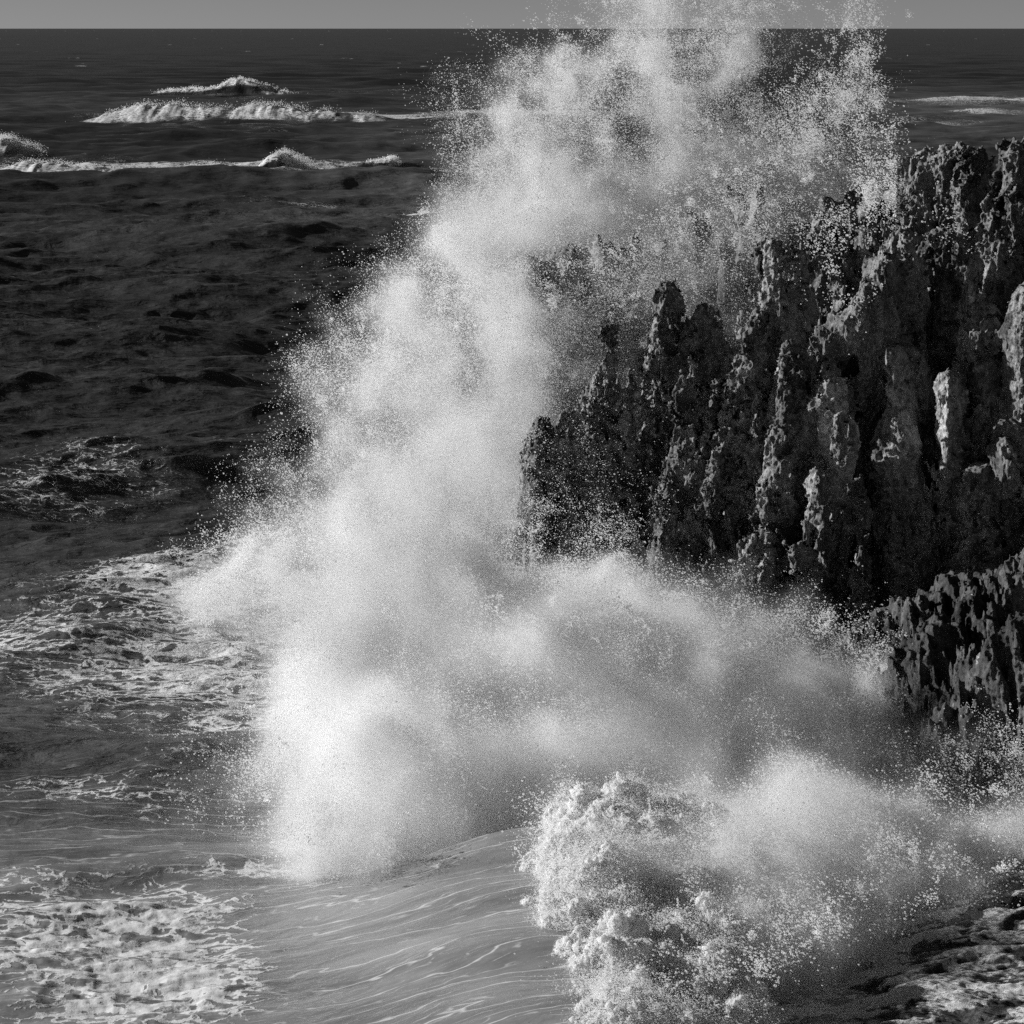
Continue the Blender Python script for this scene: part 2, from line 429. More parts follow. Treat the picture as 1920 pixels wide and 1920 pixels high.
AER = [(600, 432, 330, 26, .34), (800, 350, 260, 60, .25), (900, 250, 250, 60, .25), (250, 200, 420, 28, .14), (1800, 200, 260, 35, .30), (1800, 260, 300, 40, .22), (950, 400, 200, 60, .4)]
def sea_attrs(X, Y, Z):
    u, v = plane_px(X, Y)
    foam = np.zeros_like(X)
    for z in FOAM: foam = foam + (1 - foam) * zone(u, v, *z)
    big = samp(TILE_FBM, X * .9 + 5, Y * .9, 0 * X + 3).reshape(X.shape)
    foam = np.clip(foam * (1 + .22 * big), 0, 1)
    # whitecaps far out
    far = smooth(320, 700, Y)
    wc = samp(TILE_FBM, X * .8, Y * .15, 0 * X + 40).reshape(X.shape)
    foam = np.maximum(foam, far * smooth(2.0, 3.2, wc) * .8)
    crest = smooth(.55, 1.2, (Z - swell(X, Y)) / .55) * smooth(300, 120, Y)
    foam = np.maximum(foam, crest * .22)
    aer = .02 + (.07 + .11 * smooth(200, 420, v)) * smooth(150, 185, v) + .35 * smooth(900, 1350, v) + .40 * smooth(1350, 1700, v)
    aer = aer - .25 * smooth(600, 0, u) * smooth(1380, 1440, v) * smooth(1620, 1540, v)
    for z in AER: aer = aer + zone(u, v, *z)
    st = smooth(-6.5, -3.0, X + .25 * (Y - 55)) * smooth(61.8, 60.6, Y) * smooth(3.5, 2.5, X) * smooth(1585, 1650, v)
    foam = foam * (1 - .75 * st)
    st = np.maximum(st, .7 * smooth(1440, 1520, v) * smooth(1000, 700, u))
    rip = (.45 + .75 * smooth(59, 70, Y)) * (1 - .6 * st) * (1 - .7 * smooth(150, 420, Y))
    return dict(foam=np.clip(foam, 0, 1).ravel(), aeration=np.clip(aer, 0, 1.2).ravel(), streak=np.clip(st, 0, 1).ravel(), ripple=rip.ravel())

v_rows = np.concatenate([np.arange(2300, 1000, -2.0), np.arange(1000, 120, -.75), np.arange(120, HZ + 8, -.6), HZ + np.geomspace(7.9, 1.6, 14)])
Yr = H * F / (v_rows - HZ)
t_in = np.linspace(-1010, 1010, 1080)
t_out = np.linspace(0, 1, 40)[1:] ** 1.6 * 2200 + 1010
tc = np.concatenate([-t_out[::-1], t_in, t_out]) / F
Yg, Tg = np.meshgrid(Yr, tc, indexing='ij')
Xg = Yg * Tg
dyr = np.abs(np.gradient(Yr))[:, None] + 0 * Xg
dxr = np.abs(np.gradient(tc))[None, :] * Yg
dX, dY, Zg = sea_surface(Xg, Yg, dxr, dyr)
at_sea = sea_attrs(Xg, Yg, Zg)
# torn, lumpy foam stands above the water near by
lump = samp(TILE_FBM, Xg * 6, Yg * 11, 0 * Xg).reshape(Xg.shape)
Zg = Zg + .03 * lump * at_sea['foam'].reshape(Xg.shape) * smooth(150, 75, Yg)
lump2 = samp(TILE_FBM, Xg * 15, Yg * 22, 0 * Xg + 60).reshape(Xg.shape)
Zg = Zg + .022 * lump2 * smooth(.45, .95, at_sea['foam'].reshape(Xg.shape)) * smooth(90, 60, Yg)
V = np.stack([Xg + dX, Yg + dY, Zg], -1).reshape(-1, 3)
Q = grid_quads(len(Yr), len(tc))
fc_x = Xg.ravel()[Q[:, 0]]; fc_y = Yg.ravel()[Q[:, 0]]
wave_m = (fc_x > -5.2) & (fc_x < 3.4) & (fc_y < 61.3) & (fc_y > 40)
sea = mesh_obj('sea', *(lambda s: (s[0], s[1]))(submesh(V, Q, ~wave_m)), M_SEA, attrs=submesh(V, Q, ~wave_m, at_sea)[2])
tag(sea, 'dark choppy sea streaked with white foam reaching to the horizon', 'sea', 'structure')
pw = empty('plunging_wave', (-.15, 57, 0))
tag(pw, 'smooth streaked wave curling over into a ball of white froth in the foreground', 'wave')
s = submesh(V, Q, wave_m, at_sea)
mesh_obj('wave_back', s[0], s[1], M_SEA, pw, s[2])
log('sea', len(V))

# ------------------------------------------------------------------ far breakers
def breaker(px0, px1, py, hpx, kind, label, seed, tilt=0.0, peak=.5, width=None):
    a = sp(px0, py); b = sp(px1, py - tilt); Y = a[1]
    L = np.linalg.norm(b - a); m = hpx / F * Y            # metres of height
    r = np.random.default_rng(seed)
    ns = int(min(700, max(60, (px1 - px0) * 1.3))); nt_ = 70
    s = np.linspace(0, 1, ns); W = width or m * 5.0
    t = np.linspace(-1, 1, nt_)
    S, Tt = np.meshgrid(s, t, indexing='ij')
    d = (b - a)[:2] / L; nrm = np.array([-d[1], d[0]])
    prof_env = smooth(0, .25, s) * smooth(1, .75, s)
    lowf = samp(TILE_FBM, s * L * 60 / max(L, 1) + seed * 9, np.full(ns, 5.), np.full(ns, seed * 3.))
    if kind == 'hump':
        env = np.exp(-((s - peak) / .16) ** 2) * (1) + .22 * prof_env
    else:
        env = prof_env * (.62 + .13 * lowf)
    if kind != 'hump': env = prof_env * (.50 + .05 * lowf) * (.8 + .2 * smooth(0, .5, s) * smooth(1, .55, s))
    env = np.clip(env, 0, 1.3)[:, None]
    shape = np.where(Tt > 0, np.exp(-(Tt / .55) ** 2), np.exp(-(Tt / .38) ** 2))   # t<0 faces the shore
    Z = m * env * shape - .25 * m * smooth(.75, 1, np.abs(Tt)) - .12 * m * (1 - prof_env)[:, None]
    wob = samp(TILE_FBM, S * L * 4.0 / m, Tt * 9.0, 0 * S + seed).reshape(S.shape)
    wob2 = samp(TILE_FBM, S * L * 13.0 / m, Tt * 26.0, 0 * S + seed + 30).reshape(S.shape)
    cov = {'white': smooth(-.62, -.25, Tt + .12 * lowf[:, None]) * smooth(.95, .4, Tt) * np.sqrt(prof_env)[:, None] * .9,
           'hump': (smooth(-.30, -.12, Tt) * smooth(.6, .2, Tt)) * (smooth(.02, .3, s) * smooth(1, .9, s))[:, None],
           'crest': smooth(-.35, -.1, Tt) * smooth(.6, .2, Tt) * prof_env[:, None]}[kind]
    if kind == 'hump':
        side = smooth(peak, peak + .15, s)[:, None]
        cov = np.maximum(cov, side * smooth(-.8, -.5, Tt) * smooth(.5, .2, Tt) * smooth(1, .9, s)[:, None])
    Z = Z + m * (.035 * wob + .025 * wob2) * cov
    off = W * (Tt + .05 * wob)
    X = a[0] + d[0] * S * L + nrm[0] * off; Yy = a[1] + d[1] * S * L + nrm[1] * off
    rag = samp(TILE_FBM, S * L * 9.0 / m, Tt * 7.0, 0 * S + seed + 50).reshape(S.shape)
    Z = Z + m * .10 * np.maximum(rag, 0) * cov * np.exp(-((Tt - .05) / .35) ** 2)
    Vb = np.stack([X, Yy, Z], -1).reshape(-1, 3)
    foam = np.clip(cov * (1.05 + .35 * rag + .2 * wob2), 0, 1)
    o = mesh_obj('breaking_wave', Vb, grid_quads(ns, nt_), M_SEA, attrs=dict(foam=foam.ravel(), aeration=(.05 + .3 * cov).ravel(), streak=0 * foam.ravel(), ripple=0 * foam.ravel() + .25))
    cr = r.integers(0, ns, int(5000)); j = np.argmax(Z, 1)[cr]; wgt = np.clip(cov[cr, j] * (1 + .8 * rag[cr, j]), 0, 2)
    keep = r.random(len(cr)) < wgt * .5; cr = cr[keep]; j = j[keep]; nk = len(cr)
    Pp = np.stack([X[cr, j] + r.normal(0, .12 * m, nk) + .3 * m, Yy[cr, j] + r.normal(0, .5 * m, nk), Z[cr, j] + np.abs(r.normal(0, .11 * m, nk))], 1)
    sp_ = points_obj('spindrift', Pp, Y / F * .42 * np.exp(r.normal(0, .3, nk)), M_DROP, o); sp_['kind'] = 'stuff'
    tag(o, label, 'wave', group='white breakers out at sea')
    return o
breaker(235, 590, 178, 22, 'hump', 'farthest breaker, a thin white crest rising to a dark hump below the horizon', 2, peak=.62)
breaker(90, 830, 229, 44, 'white', 'long ragged white breaker just in front of the farthest thin crest', 3)
breaker(-160, 70, 290, 40, 'white', 'short white breaker cut off by the left edge of the photo', 4)
breaker(-260, 560, 332, 36, 'white', 'broad foaming band of white water in front of the short left-edge breaker', 5, width=16)
breaker(430, 640, 330, 34, 'hump', 'dark swell with a white peak at the end of the broad foam band', 6, peak=.42)
breaker(660, 752, 312, 22, 'crest', 'small bright tilted whitecap between the broad foam band and the spray', 8)
breaker(745, 830, 446, 34, 'crest', 'thin curling crest nearest the tall spray on the dark swell', 9, tilt=30)
breaker(1690, 1760, 306, 34, 'white', 'small bright breaker peeping above the cliff top on the right', 10)
log('breakers')

# ------------------------------------------------------------------ rock
def smin(a, b, k):
    h = np.clip(.5 + .5 * (b - a) / k, 0, 1)
    return b * (1 - h) + a * h - k * h * (1 - h)
class Rock:
    def __init__(s, lo, hi, h):
        s.h = h; s.lo = np.array(lo, f4); n = [int(math.ceil((hi[i] - lo[i]) / h)) for i in range(3)]
        s.n = n; s.D = np.full(n, 9.0, f4)
        s.ax = [(lo[i] + np.arange(n[i]) * h).astype(f4) for i in range(3)]
    def sl(s, i, a, b):
        i0 = max(0, int((a - s.lo[i]) / s.h)); i1 = min(s.n[i], int((b - s.lo[i]) / s.h) + 2)
        return slice(i0, max(i0, i1))
    def column(s, px, py, Y, w, slope=.05, ay=1.25, lean=0.0, blunt=.55, k=.22, rot=0.0, facets=False):
        T = at(px, py, Y); R = w / F * Y
        hh = T[2] + 1.2; rmax = R * 1.1 + slope * hh
        m = rmax + 1.4 + abs(lean) * hh
        a = s.sl(0, T[0] - m, T[0] + m); b = s.sl(1, T[1] - m * ay, T[1] + m * ay); c = s.sl(2, -3, T[2] + 1.2)
        X = s.ax[0][a][:, None, None]; Yy = s.ax[1][b][None, :, None]; Z = s.ax[2][c][None, None, :]
        t = T[2] - Z
        tp = np.maximum(t, 0)
        r = R * (tp / (tp + .9 * R)) ** blunt + slope * tp
        dx = X - T[0] - lean * tp; dy = (Yy - T[1]) / ay
        if rot:
            cr, sr = math.cos(rot), math.sin(rot); dx, dy = dx * cr + dy * sr, -dx * sr + dy * cr
        if facets:
            q = np.random.default_rng(int(px * 7 + py)); n = q.integers(5, 8); a0 = q.uniform(0, 6.28)
            rho = np.full(np.broadcast(dx, dy, Z).shape, -9.0, f4)
            for kk in range(n):
                an = a0 + 2 * math.pi * (kk + q.uniform(-.3, .3)) / n; sc = q.uniform(.95, 1.3)
                rho = np.maximum(rho, (dx * math.cos(an) + dy * math.sin(an)) * sc)
            d = rho - r
        else: d = np.sqrt(dx * dx + dy * dy) - r
        d = np.where(t < 0, np.sqrt(np.maximum(d, 0) ** 2 + t * t), d)
        s.D[a, b, c] = smin(s.D[a, b, c], d.astype(f4), k)
    def ell(s, C, R, k=.25, sub=False):
        C = np.array(C); R = np.array(R); m = .8
        a, b, c = (s.sl(i, C[i] - R[i] - m, C[i] + R[i] + m) for i in range(3))
        X = (s.ax[0][a][:, None, None] - C[0]) / R[0]; Y = (s.ax[1][b][None, :, None] - C[1]) / R[1]; Z = (s.ax[2][c][None, None, :] - C[2]) / R[2]
        q = np.sqrt(X * X + Y * Y + Z * Z); d = ((q - 1) * R.min()).astype(f4)
        s.D[a, b, c] = -smin(-s.D[a, b, c], d, k) if sub else smin(s.D[a, b, c], d, k)
    def rough(s, fn, band=1.3):
        I = np.flatnonzero(np.abs(s.D).ravel() < band)
        i, j, k = np.unravel_index(I, s.D.shape)
        s.D.ravel()[I] += fn(s.ax[0][i], s.ax[1][j], s.ax[2][k])
    def mesh(s):
        return surface_nets(s.D, s.lo, s.h)
def keep_big(V, Q, minv=400):            # drop crumbs that float free of the rock
    n = len(V); lab = np.arange(n)
    for _ in range(400):
        m = lab[Q].min(1); new = lab.copy()
        for i in range(4): np.minimum.at(new, Q[:, i], m)
        new = new[new]
        if (new == lab).all(): break
        lab = new
    cnt = np.bincount(lab, minlength=n)
    return cnt[lab] >= minv
def karst(x, y, z):
    w = .6 * samp(TILE_FBM, x * 4, y * 4, z * 4)
    gate = smooth(-.8, .9, samp(TILE_FBM, x * 2.2 + 30, y * 2.2, z * 1.6))
    d = .17 * samp(TILE_FBM, x * 5, y * 5, z * 2.6)
    d += (.16 + .28 * gate) * np.maximum(1 - samp(TILE_RIDGE, (x + w) * 8, (y + w) * 8, z * 1.0), 0) ** 1.1          # flutes cut in, sharp edges left standing
    d += (.08 + .16 * gate) * (1 - samp(TILE_RIDGE, (x + w) * 19, (y + w) * 19, z * 3.0))
    d += .07 * samp(TILE_FBM, x * 18, y * 18, z * 12)
    return d - .24
def detail(V, Q, amp=1.0, smooth_zone=None):
    N = normals(V, Q)
    x, y, z = V.T
    wx = .06 * samp(TILE_FBM, x * 20, y * 20, z * 20)
    d1, d2 = worley((x + wx) * 4.6, (y + wx) * 4.6, z * 2.6 + wx * 4)
    q1, q2 = worley(x * 10, y * 10, z * 6, 5)
    pit = smooth(.04, .34, d2 - d1) * -.16 + .045 - .055 * smooth(.08, .45, q2 - q1)
    gate = .35 + .65 * smooth(-.6, .7, samp(TILE_FBM, x * 3.2 + 50, y * 3.2, z * 1.6))
    if smooth_zone is not None: gate = gate * smooth_zone(x, y, z)
    dd = pit * gate - .07 * (1 - samp(TILE_RIDGE, x * 52, y * 52, z * 17)) + .015
    return (V + N * (dd * amp * .48)[:, None]).astype(f4)

COLS = [  # px, py of the tip, distance, half width px, slope, group
    (1012, 772, 97, 46, .0, 'p'), (1066, 768, 96.6, 20, .03, 'p'), (1106, 737, 96.8, 32, .05, 'p'), (1160, 600, 97.2, 36, .055, 'p'),
    (1218, 650, 97.2, 30, .05, ''), (1252, 520, 98.2, 40, .05, 'p'), (1318, 558, 98.2, 42, .05, 'p'), (1366, 640, 98, 28, .06, ''),
    (1292, 655, 95.2, 26, .10, 'p'), (1342, 660, 95.4, 28, .07, 'p'), (1385, 652, 95, 42, .05, 'p'),
    (1455, 540, 97.6, 60, .04, ''), (1447, 438, 97.4, 36, .05, 'p'), (1495, 434, 97.2, 30, .05, 'p'), (1415, 560, 96.4, 26, .08, ''), (1525, 600, 97.0, 22, .06, ''),
    (1541, 385, 99.4, 26, .05, 'p'), (1578, 402, 99.3, 36, .05, 'p'), (1642, 392, 99.1, 20, .07, 'p'), (1615, 470, 99.6, 30, .05, ''),
    (1480, 655, 94.6, 34, .07, ''), (1548, 690, 94, 34, .07, ''), (1572, 602, 95, 26, .06, ''), (1622, 545, 95.4, 24, .07, ''), (1658, 478, 96, 22, .07, ''), (1692, 425, 97, 26, .07, ''),
    (1585, 455, 99.4, 56, .04, ''), (1800, 340, 100.5, 90, .03, ''), (1930, 320, 99.5, 90, .03, ''), (1735, 280, 101, 46, .05, 'p'), (1800, 258, 99.6, 48, .05, 'p'), (1838, 262, 99, 34, .05, ''), (1893, 250, 97.6, 42, .05, 'p'), (1925, 246, 98, 40, .05, ''), (1985, 232, 98, 60, .05, 'p'),
    (2070, 226, 98, 70, .05, ''), (2170, 240, 97, 80, .05, ''), (1640, 400, 106, 34, .04, ''), (1692, 370, 106, 36, .04, ''), (1760, 335, 104, 50, .05, ''), (1860, 320, 104, 70, .05, ''), (2000, 250, 104, 120, .05, ''),
    (1200, 840, 98.5, 60, .06, ''), (1330, 780, 98.6, 70, .06, ''), (1480, 720, 99.2, 70, .06, ''), (1640, 590, 100.4, 80, .06, ''), (1770, 440, 101, 80, .06, ''), (1900, 360, 101, 110, .06, ''), (2060, 360, 101, 140, .06, ''),
    (1100, 860, 97.5, 40, .05, ''), (1255, 870, 94, 24, .07, ''), (1338, 840, 93.6, 34, .06, ''), (1452, 790, 93.2, 40, .05, ''), (1530, 872, 91.6, 26, .02, ''), (1612, 890, 91.8, 28, .02, ''), (1562, 760, 92.8, 36, .05, ''),
    (1700, 640, 94.6, 50, .05, ''), (1778, 690, 93, 36, .05, ''), (1890, 780, 92, 40, .05, ''), (1835, 560, 95, 50, .05, ''), (1925, 520, 94, 50, .05, ''), (2020, 480, 94, 80, .05, ''), (2120, 500, 94, 90, .05, ''),
    (1425, 985, 92, 60, .08, ''), (1300, 1010, 93.4, 40, .06, ''), (1230, 1010, 94.4, 26, .06, ''), (1500, 1010, 91.6, 46, .06, ''), (1690, 760, 93.6, 60, .04, ''), (1840, 860, 92.5, 60, .04, ''), (1985, 850, 91, 80, .05, ''), (2120, 850, 91, 110, .05, ''),
    (1140, 900, 96.4, 34, .04, ''), (1190, 940, 96, 34, .05, ''),
]
CS = .885
rk = Rock((-1.2, 73.5, -1.0), (21.5, 97.5, 16.2), .075)
for px, py, Y, w, sl, g in COLS: rk.column(px, py + 4, Y * CS, w * 1.05, sl + (.02 if g else 0), k=.06 if g else .12, blunt=.8 if px == 1012 else .5, facets=True)
rk.column(1606, 352, 99.1 * CS, 15, .06, k=.1); rk.ell(at(1602, 378, 99.1 * CS), (.5, .4, .3))      # the beaked crag on the ridge
# undercut and caves above the ledge
rk.ell(at(1800, 1030, 89.0 * CS), (3.4, 2.6, .75), .5, True); rk.ell(at(1690, 1020, 90 * CS), (1.0, 1.8, 1.1), .4, True); rk.ell(at(1950, 1000, 88 * CS), (3, 2.4, .8), .5, True)
for px, py, Y, r in ((1430, 1000, 90.2, .42), (1418, 968, 90.4, .28), (1502, 1106, 89.2, .30), (1642, 1172, 88.6, .3), (1345, 985, 91.6, .2), (1450, 955, 90.6, .22), (1365, 960, 92, .2)):
    rk.ell(at(px, py, Y * CS), (r, 1.6, r * 1.15), .1, True)
rk.rough(karst)
V, Q = rk.mesh(); log('cliff nets', len(V))
kb = keep_big(V, Q); V, Q, _ = submesh(V, Q, kb[Q[:, 0]])
V, Q = subdivide(V, Q)
smooth_right = lambda x, y, z: 1 - .9 * smooth(8.5, 11, x + .5 * (z - 6)) * smooth(11.5, 9.5, z)
V = detail(V, Q, 1.0, smooth_right); log('cliff', len(V))
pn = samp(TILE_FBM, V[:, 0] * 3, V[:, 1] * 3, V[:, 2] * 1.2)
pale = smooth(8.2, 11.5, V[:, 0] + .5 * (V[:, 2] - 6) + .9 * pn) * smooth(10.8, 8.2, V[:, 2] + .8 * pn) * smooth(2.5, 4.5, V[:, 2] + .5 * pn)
wetn = dict(foam=np.zeros(len(V), f4), pale=(.75 * pale + .35 * smooth(.3, 1.4, pn)).astype(f4))    # paler on the lower right wall, plus random pale patches
cl = empty('sea_cliff', (8, 85, 0))
tag(cl, 'jagged dark limestone cliff with a stepped row of fluted pinnacles beside the spray', 'cliff')
FC = V[Q].mean(1)
own = np.full(len(Q), -1)
pcs = [c for c in COLS if c[5] == 'p' and c[0] < 1960]
best = np.full(len(Q), 9.0)
for i, (px, py, Y, w, sl, g) in enumerate(pcs):
    T = at(px, py, Y * CS); R = max(w / F * Y * CS, .4)
    d = np.hypot(FC[:, 0] - T[0], (FC[:, 1] - T[1]) / 1.3) / (R + .55)
    m = (d < 1) & (FC[:, 2] > T[2] - 2.3 - .25 * np.sin(FC[:, 0] * 5)) & (d < best)
    own[m] = i; best[m] = d[m]
for i in range(-1, len(pcs)):
    m = own == i
    if m.sum() < 50: continue
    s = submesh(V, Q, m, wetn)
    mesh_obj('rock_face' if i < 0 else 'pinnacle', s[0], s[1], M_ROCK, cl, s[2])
del rk

# far headland behind the spray
HS = .84
hd = Rock((-3, 95, -1), (20, 112, 15), .13)
for px, py, Y, w, sl in ((950, 522, 121, 26, .05), (1000, 498, 121, 36, .06), (1080, 466, 121, 40, .06), (1130, 456, 121, 40, .08), (1190, 450, 121, 40, .08), (1240, 440, 121, 40, .08), (1310, 404, 121, 36, .06), (1330, 408, 121, 20, .06),
                         (1360, 395, 121.5, 34, .06), (1392, 330, 122, 24, .04), (1425, 334, 122, 28, .04), (1470, 342, 122, 30, .04), (1495, 340, 122, 24, .04), (1540, 352, 122, 50, .05), (1610, 345, 122, 60, .05), (1700, 330, 122, 70, .05), (1790, 320, 122, 80, .05)):
    hd.column(px, py + 8, Y * HS, w, sl, k=.12)
hd.rough(lambda x, y, z: .30 * samp(TILE_FBM, x * 4.2, y * 4.2, z * 3) - .2 * samp(TILE_RIDGE, x * 7, y * 7, z * 2) + .1 * samp(TILE_FBM, x * 14, y * 14, z * 10))
Vh, Qh = hd.mesh(); kb = keep_big(Vh, Qh); Vh, Qh, _ = submesh(Vh, Qh, kb[Qh[:, 0]])
Vh = detail(Vh, Qh, 1.3)
o = mesh_obj('headland', Vh, Qh, M_ROCK, attrs=dict(foam=np.zeros(len(Vh), f4)))
tag(o, 'low grey rocky headland veiled by spray behind the dark pinnacles', 'headland')
del hd; log('headland', len(Vh))

# ledge at the foot of the cliff on the right
LS = .9
lg = Rock((5.6, 60, -1.2), (18.5, 83, 6.2), .065)
for px, py, Y, w, sl in ((1760, 1150, 78, 40, .35), (1830, 1110, 78.5, 50, .35), (1905, 1065, 79, 55, .35), (1985, 1030, 79, 70, .35), (2080, 1000, 79, 90, .3),
                         (1900, 1165, 74, 40, .32), (1960, 1140, 74, 60, .3), (2050, 1120, 74, 90, .3), (1850, 1215, 73.6, 26, .42), (1700, 1215, 79, 30, .4), (1640, 1150, 83, 60, .3), (1720, 1110, 83, 60, .3), (1820, 1070, 84, 80, .3), (1950, 1020, 84, 90, .3), (1600, 1185, 88, 60, .35), (1680, 1140, 88, 80, .3), (1780, 1085, 88, 90, .3), (1880, 1050, 88, 90, .3), (1660, 1190, 82, 40, .4), (1720, 1180, 80, 36, .45)):
    lg.column(px, py, Y * LS, w, sl, ay=1.5, k=.5, facets=True)
lg.ell(at(1800, 1155, 75.6 * LS), (.9, 1.4, .4), .2, True); lg.ell(at(1860, 1180, 74.2 * LS), (1.2, .8, .2), .2, True)
def gully(x, y, z):
    d = .22 * samp(TILE_FBM, x * 5, y * 5, z * 4)
    d += .34 * (1 - samp(TILE_RIDGE, x * 12 + z * 2, y * 7, z * 1.6)) - .2
    d += .22 * (1 - samp(TILE_RIDGE, x * 27 + z * 3, y * 16, z * 3.0)) - .1
    return d + .05 * samp(TILE_FBM, x * 20, y * 20, z * 10) - .08
lg.rough(gully)
V, Q = lg.mesh(); kb = keep_big(V, Q); V, Q, _ = submesh(V, Q, kb[Q[:, 0]])
V, Q = subdivide(V, Q); N = normals(V, Q)
V = detail(V, Q, .45)
run = samp(TILE_RIDGE, V[:, 0] * 12, V[:, 1] * 12, V[:, 2] * 2.4)
lfoam = np.clip(.08 + .34 * run * smooth(.1, -.5, N[:, 0]) + .14 * smooth(.3, .9, N[:, 2]), 0, .40)
o = mesh_obj('rock_ledge', V, Q, M_WET, attrs=dict(foam=lfoam))
tag(o, 'low wet ledge at the cliff foot with water streaming down its fluted side', 'rock')
log('ledge', len(V))

# foam-washed shelf in the lower right corner
xs = np.linspace(2.5, 20, 700); ys = np.linspace(44, 66, 760)
X, Y = np.meshgrid(xs, ys, indexing='ij')
wv = samp(TILE_FBM, X * 3, Y * 3, 0 * X).reshape(X.shape)
wv2 = samp(TILE_FBM, X * 9, Y * 9, 0 * X + 33).reshape(X.shape)
yy = Y - .16 * (X - 8) + .55 * wv + .14 * wv2
Z = -.55 + .85 * smooth(4.0, 9.0, X + .45 * (56 - Y)) + .06 * (X - 8)
STEPS = ((52.9, .12), (54.4, .16), (55.6, .22), (57.0, .26), (58.8, .28), (60.4, .25))
for y0, st in STEPS:
    st = .55 * st * np.clip(.75 + .7 * samp(TILE_FBM, X * 4 + y0 * 7, Y * 4, 0 * X + 70).reshape(X.shape), 0, 1.6)
    Z += st * smooth(y0 - .12, y0 + .12, yy) - st * .8 * smooth(y0 + .2, y0 + 1.3, yy)
Z -= 2.4 * smooth(60.8, 63.0, yy)
n1 = samp(TILE_FBM, X * 6, Y * 14, 0 * X + 9).reshape(X.shape); n2 = samp(TILE_FBM, X * 20, Y * 32, 0 * X + 20).reshape(X.shape)
Z += .04 * n1 + .030 * n2
fo = np.full_like(X, .68)
for (y0, st), kk in zip(STEPS, (.10, .25, .5, .55, .5, .5)): fo -= kk * np.clip(.7 + .8 * samp(TILE_FBM, X * 5 + y0 * 3, Y * 5, 0 * X + 90).reshape(X.shape), 0, 1.3) * np.exp(-((yy - y0 + .12) / .30) ** 2)
fo = np.clip(fo - .10 + .12 * n1 + .12 * n2, 0, .66)
shelf = mesh_obj('rock_shelf', np.stack([X, Y, Z], -1).reshape(-1, 3), grid_quads(len(xs), len(ys))[:, ::-1], M_WET, attrs=dict(foam=fo.ravel()))
tag(shelf, 'low black rock shelf washed with white foam in the lower right corner', 'rock')
log('shelf')

# ------------------------------------------------------------------ froth ball of the plunging wave
fr = Rock((-1.2, 46, -.6), (7.2, 66, 3.6), .055)
for px, py, zc, r in ((1100, 1690, .45, .75), (1180, 1650, .6, .95), (1120, 1600, .7, .7), (1230, 1590, .6, .85), (1300, 1640, .5, .8), (1075, 1770, .3, .55), (1160, 1760, .4, .75), (1280, 1720, .4, .85),
                      (1360, 1640, .4, .7), (1140, 1880, .2, .6), (1240, 1880, .25, .7), (1330, 1920, .2, .6), (1180, 1940, .2, .6), (1230, 1810, .3, .75), (1400, 1720, .3, .7), (1450, 1660, .3, .6), (1100, 1555, .6, .4), (1340, 1800, .2, .6), (1380, 1700, .3, .7), (1460, 1770, .0, .6), (1400, 1810, .1, .65), (1300, 1870, .1, .7), (1510, 1730, .0, .5), (1120, 1900, .6, .5), (1160, 1960, .5, .6), (1110, 1970, .7, .5), (1130, 1840, .6, .45), (1250, 1990, .3, .6), (1060, 1700, .4, .5), (1035, 1630, .7, .45), (1018, 1690, .6, .5), (1025, 1760, .5, .5), (1050, 1830, .4, .5), (1075, 1900, .3, .55), (1060, 1570, .8, .3)):
    zc = zc + (.75 if px < 1070 else .4); px = px + max(0, (1150 - px) * .55); Yc = (H - zc) * F / (py - HZ); c = at(px, py, Yc); fr.ell(c, (r * 1.08, r * 1.25, r * 1.02), .5)
def cauli(x, y, z):
    n = [np.abs(samp(TILE_ONE, x * k + 9 * k, y * k, z * k)) for k in (4.5, 11, 26)]
    return -.17 * n[0] - .10 * n[1] - .05 * n[2] + .04 + .12 * samp(TILE_FBM, x * 4, y * 4, z * 4)
fr.rough(cauli, .9)
V, Q = fr.mesh(); kb = keep_big(V, Q, 60); V, Q, _ = submesh(V, Q, kb[Q[:, 0]])
V, Q = subdivide(V, Q); N = normals(V, Q)
x, y, z = V.T
V = (V + N * (.035 * np.abs(samp(TILE_ONE, x * 60, y * 60, z * 60)) + .02 * samp(TILE_FBM, x * 60, y * 60, z * 60))[:, None]).astype(f4)
mesh_obj('froth', V, Q, M_FROTH, pw)
VF, NF = V, N
log('froth', len(V))

